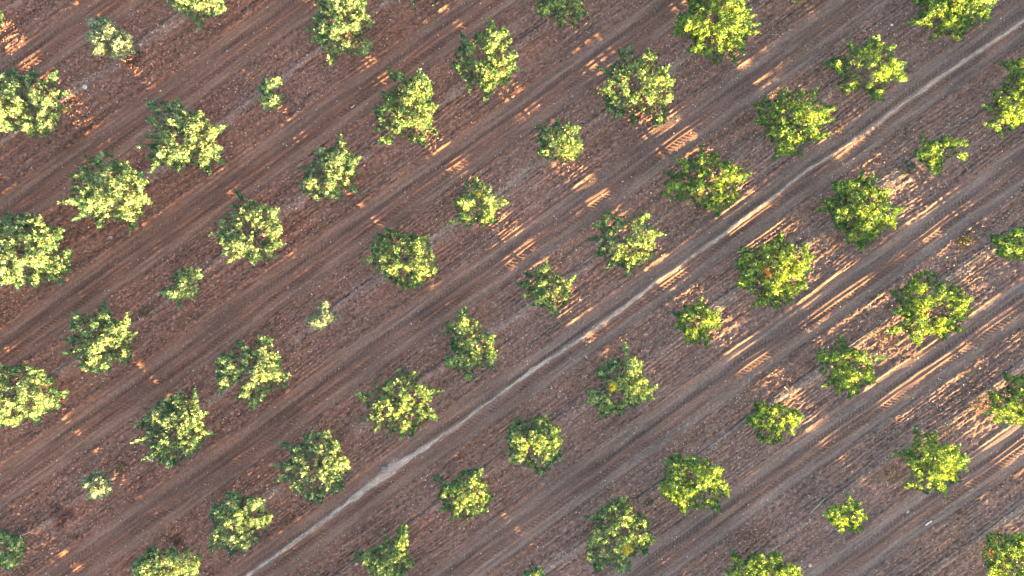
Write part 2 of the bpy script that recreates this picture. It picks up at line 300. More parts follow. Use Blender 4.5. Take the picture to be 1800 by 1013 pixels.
 ('O', '540,90 570,120 580,180 640,190 670,145 680,200 665,240 720,255 710,310 680,340 690,390 650,420 600,390 575,455 520,465 470,465 410,430 400,380 320,360 380,330 330,285 390,270 360,220 380,150 440,160 510,150', '', 'ragged tree with a dark tip and a dark side lobe, left part below the middle'),
 ('O', '0,415 60,430 130,420 230,450 240,490 280,500 280,550 355,560 340,600 300,600 310,640 280,680 220,680 190,740 140,700 90,745 0,740 -80,720 -130,650 -140,540 -80,450', '', 'dense pale tree cut off by the left edge in the lower half'),
 ('D', '960,385 1010,390 1050,400 1060,440 1035,470 1045,520 1005,560 960,545 935,605 910,555 870,545 830,525 860,490 900,480 900,430', '', 'small irregular tree with a pointed foot, left part near the middle height'),
 ('G', '490,460 530,465 545,500 580,520 590,570 570,590 525,605 455,610 450,560 430,550 420,515 470,490', '', 'tiny pale grey-green bush on stony soil in the lower left'),
 ('G', '1175,580 1240,570 1270,600 1320,590 1390,620 1380,660 1430,700 1410,740 1360,790 1340,850 1290,880 1250,880 1205,905 1170,860 1090,890 1085,850 1110,780 1110,720 1095,670 1110,620 1160,620', '', 'rounded tree with dark upper rim, left of the footpath near the bottom'),
 ('G', '800,850 840,890 900,860 940,900 985,870 1050,900 1040,960 1040,1010 1000,1060 900,1090 780,1080 710,1040 680,950 730,920 760,890', '', 'pale tree cut off by the bottom edge at the left'),
 ('G', '0,770 60,790 130,810 135,870 110,930 90,970 40,985 0,960 -60,950 -80,880 -60,800', '25,865,30', 'smallish tree cut off by the bottom left corner with a dark hollow'),
 ('H', '320,735 345,740 350,830 345,890 380,960 330,1000 300,1040 200,1050 150,1000 110,960 65,930 70,895 130,880 170,870 220,840 220,800 270,810 300,770', '', 'dark triangular tree with one tall arm, at the bottom left of centre'),
 ('H', '480,490 520,500 550,530 590,510 640,460 700,450 740,450 740,500 770,520 770,560 800,610 760,640 770,670 710,700 650,725 620,700 570,720 580,670 510,670 540,620 500,600 520,560 490,520', '', 'smallish open tree with a thin dark arm to its upper left, bottom centre'),
 ('H', '930,170 950,200 1000,180 1070,170 1100,220 1145,230 1150,270 1170,310 1150,360 1160,400 1100,430 1080,460 1045,490 1020,460 970,440 930,430 880,410 870,340 850,270 880,230', '', 'round dark tree with bright clusters on its right half, lower centre'),
 ('H', '950,990 990,985 1040,960 1060,1000 1050,1050 1000,1070 960,1040', '', 'tip of a small tree barely showing at the bottom edge, right of centre'),
 ('A', '-80,70 0,60 15,90 0,140 -60,150 -110,110', '', 'sliver of a small tree barely showing at the left edge near the top corner'),
]
HSCALE = {1: 1.35, 3: 1.5, 43: 1.6, 49: 1.4, 50: 1.6, 34: 1.9, 57: 1.6, 22: 1.05, 13: 1.2, 19: 1.1, 20: 0.95, 32: 1.2, 33: 1.1, 35: 1.2, 36: 1.25, 37: 1.2, 46: 0.95, 54: 1.2, 56: 1.2, 26: 1.35, 28: 1.5, 30: 1.25, 40: 1.1}
OUTER = [(-35.3, 19.5, 1.0), (-31.2, 22.5, 1.0), (-32.0, 11.5, 1.0), (-23.9, 17.4, 1.0), (-19.8, 20.3, 1.0), (-15.7, 23.2, 1.0), (-29.8, 6.6, 1.0), (-33.9, 3.7, 1.0), (-13.1, 18.6, 1.0), (-9.0, 21.5, 1.0), (-29.6, -1.1, 1.0), (-33.7, -4.0, 1.0), (-4.7, 16.8, 1.0), (-0.6, 19.7, 1.0), (3.5, 22.7, 1.0), (-30.0, -8.6, 1.0), (-34.1, -11.5, 1.0), (6.8, 17.9, 1.0), (10.9, 20.8, 1.0), (15.0, 23.7, 1.0), (-31.1, -16.7, 1.0), (-35.2, -19.6, 1.0), (15.0, 16.8, 1.0), (19.1, 19.4, 1.0), (23.2, 22.3, 1.0), (27.3, 25.3, 1.0), (31.4, 28.2, 1.0), (35.5, 31.1, 1.0), (39.5, 34.1, 1.0), (43.6, 37.0, 1.0), (47.7, 39.9, 1.0), (51.8, 42.9, 1.0), (55.9, 45.8, 1.0), (60.0, 48.7, 1.0), (64.0, 51.7, 1.0), (-22.3, -17.8, 1.0), (-26.4, -20.7, 1.0), (-30.5, -23.7, 1.0), (27.1, 17.7, 1.0), (31.2, 20.7, 1.0), (35.3, 23.6, 1.0), (39.4, 26.5, 1.0), (43.5, 29.5, 1.0), (47.6, 32.4, 1.0), (51.7, 35.3, 1.0), (55.7, 38.3, 1.0), (59.8, 41.2, 1.0), (63.9, 44.1, 1.0), (-10.8, -16.9, 1.0), (-14.9, -19.9, 1.0), (-19.0, -22.8, 1.0), (-23.1, -25.7, 1.0), (-27.2, -28.7, 1.0), (-31.3, -31.6, 1.0), (-35.3, -34.5, 1.0), (30.9, 13.0, 1.0), (35.0, 16.0, 1.0), (39.1, 18.9, 1.0), (43.1, 21.8, 1.0), (47.2, 24.8, 1.0), (51.3, 27.7, 1.0), (55.4, 30.7, 1.0), (59.5, 33.6, 1.0), (63.6, 36.5, 1.0), (-2.7, -18.8, 1.2), (-6.7, -21.7, 1.0), (-10.8, -24.7, 1.0), (-14.9, -27.6, 1.0), (-19.0, -30.5, 1.0), (-23.1, -33.5, 1.0), (-27.2, -36.4, 1.0), (-31.3, -39.3, 1.0), (-35.3, -42.3, 1.0), (-39.4, -45.2, 1.0), (-43.5, -48.2, 1.0), (-47.6, -51.1, 1.0), (30.9, 5.3, 1.0), (35.0, 8.3, 1.0), (39.1, 11.2, 1.0), (43.2, 14.1, 1.0), (47.3, 17.1, 1.0), (51.3, 20.0, 1.0), (55.4, 22.9, 1.0), (59.5, 25.9, 1.0), (63.6, 28.8, 1.0), (9.3, -18.3, 1.2), (5.2, -21.2, 1.2), (1.2, -24.2, 1.2), (-2.9, -27.1, 1.2), (-7.0, -30.0, 1.2), (-11.1, -33.0, 1.0), (-15.2, -35.9, 1.0), (-19.3, -38.8, 1.0), (-23.4, -41.8, 1.0), (-27.4, -44.7, 1.0), (-31.5, -47.6, 1.0), (-35.6, -50.6, 1.0), (30.8, -2.9, 1.2), (34.8, 0.0, 1.0), (38.9, 3.0, 1.0), (43.0, 5.9, 1.0), (47.1, 8.9, 1.0), (51.2, 11.8, 1.0), (55.3, 14.7, 1.0), (59.4, 17.7, 1.0), (63.4, 20.6, 1.0), (22.4, -17.2, 1.2), (18.3, -20.1, 1.0), (14.2, -23.0, 1.0), (10.1, -26.0, 1.0), (6.0, -28.9, 1.0), (1.9, -31.8, 1.0), (-2.2, -34.8, 1.0), (-6.2, -37.7, 1.0), (-10.3, -40.6, 1.0), (-14.4, -43.6, 1.0), (-18.5, -46.5, 1.0), (-22.6, -49.4, 1.0), (38.7, -5.4, 1.0), (42.8, -2.5, 1.0), (46.9, 0.4, 1.0), (51.0, 3.4, 1.0), (55.0, 6.3, 1.0), (59.1, 9.3, 1.0), (63.2, 12.2, 1.0), (-18.4, -50.6, 1.0), (-14.3, -47.7, 1.0), (-10.2, -44.8, 1.0), (-6.1, -41.8, 1.0), (2.0, -36.0, 1.2), (6.1, -33.0, 1.2), (10.2, -30.1, 1.2), (14.3, -27.2, 1.2), (18.4, -24.2, 1.2), (34.7, -12.5, 1.2), (42.9, -6.6, 1.0), (47.0, -3.7, 1.0), (51.1, -0.7, 1.0), (55.2, 2.2, 1.0), (59.2, 5.1, 1.0), (63.3, 8.1, 1.0), (-9.0, -51.4, 1.0), (-5.0, -48.5, 1.0), (-0.9, -45.5, 1.0), (3.2, -42.6, 1.0), (7.3, -39.7, 1.2), (11.4, -36.7, 1.0), (15.5, -33.8, 1.2), (19.6, -30.9, 1.2), (23.6, -27.9, 1.2), (27.7, -25.0, 1.0), (44.1, -13.3, 1.2), (48.2, -10.3, 1.0), (52.2, -7.4, 1.0), (56.3, -4.5, 1.0), (60.4, -1.5, 1.0), (64.5, 1.4, 1.0), (4.4, -49.3, 1.0), (8.5, -46.3, 1.0), (12.6, -43.4, 1.0), (16.6, -40.5, 1.0), (20.7, -37.5, 1.0), (24.8, -34.6, 1.0), (28.9, -31.6, 1.0), (33.0, -28.7, 1.0), (37.1, -25.8, 1.0), (49.3, -17.0, 1.0), (53.4, -14.0, 1.0), (57.5, -11.1, 1.0), (61.6, -8.2, 1.0), (65.7, -5.2, 1.0), (13.7, -50.0, 1.0), (17.8, -47.1, 1.0), (21.9, -44.2, 1.0), (26.0, -41.2, 1.0), (30.1, -38.3, 1.0), (34.1, -35.4, 1.2), (38.2, -32.4, 1.2), (50.5, -23.6, 1.0), (54.6, -20.7, 1.0), (58.7, -17.7, 1.0), (62.7, -14.8, 1.0), (23.1, -50.8, 1.0), (27.1, -47.9, 1.0), (31.2, -44.9, 1.0), (35.3, -42.0, 1.0), (39.4, -39.1, 1.2), (43.5, -36.1, 1.0), (51.7, -30.3, 1.0), (55.7, -27.3, 1.0), (59.8, -24.4, 1.0), (63.9, -21.5, 1.0), (32.4, -51.6, 1.0), (36.5, -48.7, 1.0), (40.6, -45.7, 1.0), (44.7, -42.8, 1.0), (48.7, -39.8, 1.2), (52.8, -36.9, 1.2), (56.9, -34.0, 1.0), (61.0, -31.0, 1.0), (65.1, -28.1, 1.0), (45.8, -49.4, 1.0), (49.9, -46.5, 1.0), (54.0, -43.6, 1.0), (58.1, -40.6, 1.0), (62.2, -37.7, 1.0), (55.2, -50.2, 1.0), (59.2, -47.3, 1.0), (63.3, -44.3, 1.0), (64.5, -51.0, 1.0)]
HOSES = [(-22.6, 'thin black irrigation pipe on the row line crossing the top left corner'), (-16.45, 'thin black irrigation pipe running under the star-shaped tree and the narrow top tree'), (-10.54, 'thin black irrigation pipe running under the V-notched tree to the top centre'), (-4.59, 'thin black irrigation pipe running under the very dark green tree and the small neat one'), (1.45, 'thin black irrigation pipe on the row directly above the pale footpath'), (7.43, 'thin black irrigation pipe on the row directly below the pale footpath'), (13.65, 'thin black irrigation pipe running under the pebble-ringed tree at lower right'), (19.9, 'thin black irrigation pipe running under the vivid tree with one upright shoot'), (26.2, 'thin black irrigation pipe crossing the bottom right corner')]

# ------------------------------------------------------------------ orchard trees
def leaf_material():
    mat = bpy.data.materials.new('leaf'); mat.use_nodes = True
    nt = mat.node_tree; N = nt.nodes; Lk = nt.links
    b = N['Principled BSDF']; b.inputs['Roughness'].default_value = .42
    b.inputs['Specular IOR Level'].default_value = .5
    at = N.new('ShaderNodeAttribute'); at.attribute_name = 'tint'
    Lk.new(at.outputs['Color'], b.inputs['Base Color'])
    tr = N.new('ShaderNodeBsdfTranslucent')
    mul = N.new('ShaderNodeVectorMath'); mul.operation = 'MULTIPLY'; mul.inputs[1].default_value = (1.35, 1.25, .55)
    Lk.new(at.outputs['Color'], mul.inputs[0]); Lk.new(mul.outputs[0], tr.inputs['Color'])
    mx = N.new('ShaderNodeMixShader'); mx.inputs[0].default_value = .24
    Lk.new(b.outputs[0], mx.inputs[1]); Lk.new(tr.outputs[0], mx.inputs[2])
    Lk.new(mx.outputs[0], N['Material Output'].inputs['Surface'])
    return mat
def plain_material(name, color, rough=.9, noise=20, amp=.35):
    mat = bpy.data.materials.new(name); mat.use_nodes = True
    nt = mat.node_tree; N = nt.nodes; Lk = nt.links
    b = N['Principled BSDF']; b.inputs['Roughness'].default_value = rough
    tc = N.new('ShaderNodeTexCoord'); n1 = N.new('ShaderNodeTexNoise'); n1.inputs['Scale'].default_value = noise; n1.inputs['Detail'].default_value = 4
    Lk.new(tc.outputs['Object'], n1.inputs['Vector'])
    cr = N.new('ShaderNodeMix'); cr.data_type = 'RGBA'
    cr.inputs[6].default_value = (*[c * (1 - amp) for c in color], 1); cr.inputs[7].default_value = (*[min(1, c * (1 + amp)) for c in color], 1)
    Lk.new(n1.outputs['Fac'], cr.inputs[0]); Lk.new(cr.outputs[2], b.inputs['Base Color'])
    return mat
leaf_mat = leaf_material()
bark = plain_material('bark', (.20, .15, .12))

def inside(px, py, poly):
    r = np.zeros(len(px), bool); j = len(poly) - 1
    for i in range(len(poly)):
        xi, yi = poly[i]; xj, yj = poly[j]
        c = ((yi > py) != (yj > py)) & (px < (xj - xi) * (py - yi) / (yj - yi + 1e-12) + xi)
        r ^= c; j = i
    return r
def edge_dist(px, py, poly):
    d = np.full(len(px), 1e9)
    P = np.array(poly); Q = np.roll(P, -1, 0)
    for (ax, ay), (bx, by) in zip(P, Q):
        vx, vy = bx - ax, by - ay; L2 = vx * vx + vy * vy + 1e-12
        k = np.clip(((px - ax) * vx + (py - ay) * vy) / L2, 0, 1)
        d = np.minimum(d, np.hypot(px - ax - k * vx, py - ay - k * vy))
    return d

def tube(V, F, pts, rad, n=6):
    """append a tapering tube"""
    pts = [Vector(p) for p in pts]; base = len(V)
    for i, p in enumerate(pts):
        d = (pts[min(i + 1, len(pts) - 1)] - pts[max(i - 1, 0)]).normalized()
        a = d.orthogonal().normalized(); b_ = d.cross(a)
        for k in range(n):
            an = 2 * math.pi * k / n
            V.append(tuple(p + (a * math.cos(an) + b_ * math.sin(an)) * rad[i]))
    for i in range(len(pts) - 1):
        for k in range(n):
            k2 = (k + 1) % n
            F.append((base + i * n + k, base + i * n + k2, base + (i + 1) * n + k2, base + (i + 1) * n + k))

def leaves(pos, dirs, size, tint, rng):
    """kite-shaped folded leaves"""
    n = len(pos)
    d = dirs / np.linalg.norm(dirs, axis=1, keepdims=True)
    r = rng.normal(size=(n, 3)); r[:, 2] *= .6
    side = np.cross(d, r); side /= np.linalg.norm(side, axis=1, keepdims=True) + 1e-9
    up = np.cross(side, d); up *= np.sign(up[:, 2:3] + 1e-9)
    L = size[:, None]
    v0 = pos; v2 = pos + d * L
    m = pos + d * L * .48
    v1 = m + side * L * .34 + up * L * .10
    v3 = m - side * L * .34 + up * L * .10
    v2 = v2 - up * L * .08
    V = np.stack([v0, v1, v2, v3], 1).reshape(-1, 3)
    F = np.arange(4 * n).reshape(-1, 4)
    return V, F, np.repeat(tint, 4, 0)

def build_tree(outline, holes, H, seed, style, label, spot=None):
    rng = np.random.RandomState(seed)
    P = [tuple(p) for p in outline]
    x = np.array([p[0] for p in P]); y = np.array([p[1] for p in P]); x2 = np.roll(x, -1); y2 = np.roll(y, -1)
    a = x * y2 - x2 * y; A = a.sum() / 2
    cx = ((x + x2) * a).sum() / (6 * A); cy = ((y + y2) * a).sum() / (6 * A)
    R = math.sqrt(abs(A) / math.pi)             # photo pixels
    fz = (CZ - .55 * H) / CZ / S
    bx, by = (cx - 900) * fz, (506.5 - cy) * fz
    bz = float(height(bx, by)[0])
    root = bpy.data.objects.new('orchard_tree', None); root.empty_display_size = .5
    root.location = (bx, by, bz); C.objects.link(root)
    tag(root, label, 'tree', 'orchard trees planted in staggered rows')
    def world_pt(px, py, z):
        f = (CZ - z) / CZ / S
        return np.stack([(px - 900) * f - bx, (506.5 - py) * f - by, z - bz], -1)
    # shoots
    area = abs(A); n_top = int(area / (style['gap'] ** 2))
    bb = (x.min(), x.max(), y.min(), y.max())
    n_try = int(n_top * 1.35 * (bb[1] - bb[0]) * (bb[3] - bb[2]) / area) + 50
    qx = rng.uniform(bb[0], bb[1], n_try); qy = rng.uniform(bb[2], bb[3], n_try)
    ok = inside(qx, qy, P); qx, qy = qx[ok], qy[ok]
    ed = edge_dist(qx, qy, P)
    dm = max(ed.max(), 1)
    # clumps: keep shoots where low-frequency noise is high, always keep near lobe tips
    cn = fbm(qx / 15. + seed * 3.3, qy / 15. + seed * 1.7, 300 + seed % 40, 2)
    keep = rng.rand(len(qx)) < np.clip((.62 if R > 38 else .95) + 2.2 * (cn - .42), .15, 1)
    hole = np.zeros(len(qx))
    for hx, hy, hr in holes:
        hole = np.maximum(hole, 1 - sm(hr * .55, hr * 1.2, np.hypot(qx - hx, qy - hy)))
    keep &= rng.rand(len(qx)) > hole * .97
    qx, qy, ed, cn, hole = qx[keep], qy[keep], ed[keep], cn[keep], hole[keep]
    # pointed lobes of the outline get shoots out to their very tips
    sx, sy = [], []
    for v_ in range(len(P)):
        p0, p1, p2 = np.array(P[v_ - 1]), np.array(P[v_]), np.array(P[(v_ + 1) % len(P)])
        a1, a2 = p0 - p1, p2 - p1
        m_ = (p0 + p2) / 2
        cosv = a1 @ a2 / (np.hypot(*a1) * np.hypot(*a2) + 1e-9)
        mid_in = inside(np.array([(p1 + .1 * (m_ - p1))[0]]), np.array([(p1 + .1 * (m_ - p1))[1]]), P)[0]
        if mid_in and cosv > -.55:
            L_ = min(np.hypot(*(m_ - p1)), R * .5)
            dv = (m_ - p1) / (np.hypot(*(m_ - p1)) + 1e-9)
            for q_ in np.arange(1.0, L_, 2.1):
                sx.append(p1[0] + dv[0] * q_ + rng.normal(0, .5)); sy.append(p1[1] + dv[1] * q_ + rng.normal(0, .5))
    qx = np.concatenate([qx, sx]); qy = np.concatenate([qy, sy]); ed = np.concatenate([ed, np.full(len(sx), 1.5)])
    cn = np.concatenate([cn, np.full(len(sx), .5)]); hole = np.concatenate([hole, np.zeros(len(sx))])
    rr = np.clip(ed / dm, 0, 1)
    topz = H * (.50 + .42 * np.sqrt(np.clip(rr * 1.5, 0, 1))) + (cn - .5) * H * .55 - hole * H * .25
    topz = topz + rng.normal(0, .06 * H, len(qx))
    layer = rng.rand(len(qx))
    z = np.where(layer < .66, topz, topz - rng.uniform(.15, .5, len(qx)) * H * (.35 + .65 * rr))
    z = np.clip(z, .26 * H, H * 1.06)
    # keep the plan outline for every height
    tips = world_pt(qx, qy, z)
    centre = np.array([0, 0, .33 * H])
    out = tips - centre
    out /= np.linalg.norm(out, axis=1, keepdims=True) + 1e-9
    out = out + np.array([0, 0, .75]) + rng.normal(0, .25, out.shape)
    out /= np.linalg.norm(out, axis=1, keepdims=True)
    per = rng.randint(style['per'][0], style['per'][1] + 1, len(tips))
    idx = np.repeat(np.arange(len(tips)), per); n = len(idx)
    k = rng.rand(n)
    spread = style['clump']
    pos = tips[idx] - out[idx] * (k * spread * 1.5)[:, None] + rng.normal(0, spread * .36, (n, 3))
    dirs = out[idx] * (.9 - .7 * k)[:, None] + rng.normal(0, .65, (n, 3))
    size = style['leaf'] * rng.uniform(.7, 1.25, n)
    young = np.clip((z[idx] / H - .38) * 1.9, 0, 1) * (1 - .6 * k) * rng.uniform(.45, 1.2, n)  # higher leaves paler: young growth plus painted sunlight
    bright = sm(.34, .68, rng.rand(len(tips)))[idx]                     # pale shoots carry young growth with painted sunlight, dark ones painted shade
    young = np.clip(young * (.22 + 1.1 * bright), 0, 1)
    tint = np.array(style['old_shaded'])[None] * (1 - young[:, None]) + np.array(style['new'])[None] * young[:, None]
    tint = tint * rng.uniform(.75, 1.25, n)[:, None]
    dead = rng.rand(n) < .012
    tint[dead] = (.30, .17, .05)
    if spot is not None:
        ds = np.hypot(qx[idx] - spot[0], qy[idx] - spot[1]) < spot[2]
        tint[ds] = np.array(spot[3]) * rng.uniform(.7, 1.3, (ds.sum(), 1))
    V, F, Tn = leaves(pos, dirs, size, tint, rng)
    crown = mesh_object('crown', V, F, leaf_mat, root, color=Tn)
    # trunk and limbs reaching into the lobes
    V, F = [], []
    th = .30 * H; tr_ = .028 * H + .02
    lean = rng.normal(0, .04, 2)
    top = (lean[0], lean[1], th)
    tube(V, F, [(0, 0, -.12), (lean[0] * .4, lean[1] * .4, th * .45), top], [tr_ * 1.35, tr_, tr_ * .9], 8)
    mesh_object('trunk', np.array(V), np.array(F), bark, root, smooth=True)
    V, F = [], []
    nl = max(5, int(R / 7))
    far_ = np.argsort(-np.hypot(qx - cx, qy - cy) + rng.uniform(0, R * .9, len(qx)))
    used = []
    for i in far_:
        an = math.atan2(tips[i][1], tips[i][0])
        if all(abs((an - u_ + math.pi) % (2 * math.pi) - math.pi) > 2 * math.pi / nl * .62 for u_ in used):
            used.append(an); e = Vector(tips[i]); s0 = Vector(top) - Vector((0, 0, rng.uniform(0, .15)))
            mid = s0.lerp(e, .45) + Vector((rng.normal(0, .06), rng.normal(0, .06), .05 * H))
            tube(V, F, [s0, s0.lerp(mid, .5) + Vector((0, 0, .03 * H)), mid, mid.lerp(e, .5), e], [tr_ * .62, tr_ * .5, tr_ * .38, tr_ * .22, .006], 5)
            cand = [j for j in rng.permutation(len(tips))[:60] if (Vector(tips[j]) - mid).length < .35 * H]
            for j in cand[:5]:
                e2 = Vector(tips[j]); tube(V, F, [mid, mid.lerp(e2, .5) + Vector(rng.normal(0, .03, 3)), e2], [tr_ * .3, tr_ * .18, .005], 4)
        if len(used) >= nl: break
    if V: mesh_object('limbs', np.array(V), np.array(F), bark, root, smooth=True)
    return root

ORD = dict(gap=3.1, per=(14, 20), clump=.088, leaf=.082, old_shaded=(.008, .092, .045), new=(.42, .48, .17))  # sunlight painted into the pale leaf colour, shade into the dark one
YEL = dict(ORD, new=(.40, .47, .075), old_shaded=(.009, .098, .036))
PAL = dict(ORD, new=(.48, .51, .24), old_shaded=(.010, .10, .052))  # left-hand trees: sun glare put into a paler leaf colour
GRY = dict(gap=2.3, per=(9, 14), clump=.08, leaf=.085, old_shaded=(.10, .15, .11), new=(.45, .47, .31))

# clusters of turned leaves in a few crowns: photo pixel, radius, colour
SPOTS = {24: (1348, 481, 9, (.55, .28, .09)), 19: (843, 344, 6, (.55, .42, .04)), 38: (1104, 968, 9, (.45, .40, .05)), 40: (1224, 570, 6, (.50, .27, .12)),
         39: (1076, 680, 7, (.50, .42, .04)), 33: (1742, 975, 8, (.45, .30, .08)), 29: (1630, 550, 7, (.45, .30, .08))}
built = []; BH = []; BR = []
for i, (view, pts, holes, label) in enumerate(TREES):
    ox, oy = VIEW[view]
    poly = [(ox + float(a) / 2.98, oy + float(b) / 2.98) for a, b in (p.split(',') for p in pts.split())]
    hl = []
    if holes:
        for hh in holes.split(';'):
            a, b, r_ = map(float, hh.split(',')); hl.append((ox + a / 2.98, oy + b / 2.98, r_ / 2.98))
    P_ = np.array(poly); xx, yy = P_[:, 0], P_[:, 1]
    ar = abs((xx * np.roll(yy, -1) - np.roll(xx, -1) * yy).sum() / 2); r = math.sqrt(ar / math.pi) / 34
    H = 1.2 * r + 1.05 if r > 1 else 1.6 * r + .65
    H *= HSCALE.get(i, 1)
    mx_ = xx.mean()
    st_ = GRY if i in (1, 50, 43) else (PAL if mx_ < 620 else (YEL if mx_ > 1150 else ORD))
    BH.append(H); BR.append(r)
    built.append(build_tree(poly, hl, H, 100 + i, st_, label, SPOTS.get(i)))

# the same orchard going on outside the frame (these cast the long shadows)
big = [i_ for i_ in range(len(built)) if i_ in (5, 6, 8, 14, 15, 17, 21, 23, 24, 25, 29, 37, 38, 41, 42, 45, 46, 47)]
def copy_tree(i_, x, y, rz, sc, hm):
    src = built[i_]
    c = src.copy(); C.objects.link(c)
    c.location = (x, y, float(height(x, y)[0])); c.rotation_euler = (0, 0, rz); c.scale = (sc * 1.65 / BR[i_], sc * 1.65 / BR[i_], 3.05 * hm / BH[i_])
    c['label'] = 'leafy orchard tree standing outside the framed view'; c['group'] = 'orchard trees beyond the frame'
    for ch in list(src.children):
        d = ch.copy(); C.objects.link(d); d.parent = c
    return c
rng = np.random.RandomState(7)
for n_, (ox_, oy_, hm_) in enumerate(OUTER):
    copy_tree(big[(n_ * 7) % len(big)], ox_, oy_, rng.uniform(0, 6.28), rng.uniform(.94, 1.06), hm_)

# ------------------------------------------------------------------ drip lines, stones, litter, weeds
hose_mat = plain_material('black_pipe', (.030, .030, .036), .55)
stone_mat = bpy.data.materials.new('stone'); stone_mat.use_nodes = True
_n = stone_mat.node_tree.nodes; _a = _n.new('ShaderNodeAttribute'); _a.attribute_name = 'tint'
stone_mat.node_tree.links.new(_a.outputs['Color'], _n['Principled BSDF'].inputs['Base Color']); _n['Principled BSDF'].inputs['Roughness'].default_value = .85
litter_mat = stone_mat

def make_hose(row, label):
    t0, t1 = -36, 36
    ts = np.arange(t0, t1, .22)
    w = row - .34 + .05 * np.sin(ts * .5 + row) + (vn(ts * .8, ts * 0 + row, 201) - .5) * .12
    X = ts * UX + w * UY; Y = ts * UY - w * UX
    m = (np.abs(X) < 30) & (np.abs(Y) < 18)
    if m.sum() < 8: return
    X, Y, ts = X[m], Y[m], ts[m]
    H = height(X, Y)
    Hs = np.convolve(np.pad(H, 2, 'edge'), np.ones(5) / 5, 'valid')
    z = Hs - .035 + .07 * vn(ts * .35, ts * 0 + row * 3, 202)
    V, F = [], []
    tube(V, F, list(zip(X, Y, z)), [.020] * len(X), 6)
    o = mesh_object('drip_line', np.array(V), np.array(F), hose_mat, smooth=True)
    tag(o, label, 'irrigation pipe', 'black drip irrigation lines along the tree rows')
for n_, (row, lab) in enumerate(HOSES): make_hose(row, lab)

ICO_V = []; ph = (1 + 5 ** .5) / 2
for s1 in (-1, 1):
    for s2 in (-ph, ph): ICO_V += [(0, s1, s2), (s1, s2, 0), (s2, 0, s1)]
ICO_V = np.array(ICO_V) / math.hypot(1, ph)
def hull_faces(v):
    import bmesh
    bm = bmesh.new(); vs = [bm.verts.new(p) for p in v]; bm.verts.index_update()
    bmesh.ops.convex_hull(bm, input=vs); bm.faces.ensure_lookup_table()
    f = [[q.index for q in fa.verts] for fa in bm.faces]; bm.free(); return np.array(f)
ICO_F = hull_faces(ICO_V)
OCT_V = np.array([(1, 0, 0), (-1, 0, 0), (0, 1, 0), (0, -1, 0), (0, 0, 1), (0, 0, -1)], float); OCT_F = hull_faces(OCT_V)

def scatter_lumps(name, X, Y, size, flat, tint, label, seed, ico=False):
    r = np.random.RandomState(seed); n = len(X)
    BV, BF = (ICO_V, ICO_F) if ico else (OCT_V, OCT_F)
    H = height(X, Y)
    V = BV[None] * (1 + r.uniform(-.28, .28, (n, len(BV), 1)))
    V = V * np.stack([np.ones(n), r.uniform(.55, 1, n), flat * r.uniform(.7, 1.2, n)], 1)[:, None, :]
    an = r.uniform(0, 6.28, n); ca, sa = np.cos(an)[:, None], np.sin(an)[:, None]
    x = V[:, :, 0] * ca - V[:, :, 1] * sa; y = V[:, :, 0] * sa + V[:, :, 1] * ca
    V = np.stack([x, y, V[:, :, 2]], 2) * size[:, None, None]
    V[:, :, 0] += X[:, None]; V[:, :, 1] += Y[:, None]; V[:, :, 2] += (H + size * flat * .35)[:, None]
    F = (BF[None] + (np.arange(n) * len(BV))[:, None, None]).reshape(-1, 3)
    o = mesh_object(name, V.reshape(-1, 3), F, stone_mat, color=np.repeat(tint, len(BV), 0))
    tag(o, label, 'gravel' if 'stone' in name or 'pebble' in name else 'soil', kind='stuff')
    return o

r = np.random.RandomState(5)
def in_rows(X, Y):
    t = X * UX + Y * UY; w = X * UY - Y * UX
    rows = np.array(ROWS); k = np.clip(np.searchsorted(rows, w) - 1, 0, len(rows) - 2)
    o = w - rows[k]; g_ = rows[k + 1] - rows[k]
    return np.minimum(o, g_ - o)
# pale pebbles, thickest in a band at the lower middle
n = 34000
X = r.uniform(-29, 29, n); Y = r.uniform(-17, 17, n)
d1 = np.exp(-(((X - 8.2) * UX + (Y + 9.3) * UY) / 4.2) ** 2 - (((X - 8.2) * UY - (Y + 9.3) * UX) / 1.5) ** 2)
dens = .22 + .45 * sm(.45, .75, vn(X * .35, Y * .35, 210)) + .10 * (X > 0) + 1.9 * d1
dens *= .35 + .65 * sm(.8, 1.6, 3.1 - in_rows(X, Y))
k_ = r.rand(n) < dens; X, Y = X[k_], Y[k_]
sz = .017 + .030 * r.rand(len(X)) ** 2.2 + .006 * (r.rand(len(X)) < .1)
tt = r.rand(len(X))[:, None]; tint = np.array((.30, .22, .19)) * (1 - tt) + np.array((.72, .66, .62)) * tt
scatter_lumps('pebbles', X, Y, sz, .6, tint, 'small pale pebbles strewn over the reddish soil', 11)
# clods of red soil on the tilled strips, biggest at the left
n = 90000
X = r.uniform(-29, 29, n); Y = r.uniform(-17, 17, n)
dens = (.25 + .60 * sm(0, -22, X)) * sm(1.95, 1.55, in_rows(X, Y)) * (.25 + .9 * sm(.35, .7, vn(X * .4, Y * .4, 211)))
k_ = r.rand(n) < dens; X, Y = X[k_], Y[k_]
sz = .022 + .046 * r.rand(len(X)) ** 2.6 * (1 + .4 * (X < -10))
_, cc = field(X, Y)
tint = cc * r.uniform(.85, 1.8, len(X))[:, None] + .01
scatter_lumps('soil_clods', X, Y, sz, .75, tint, 'crumbly reddish brown clods of tilled soil', 12, ico=True)

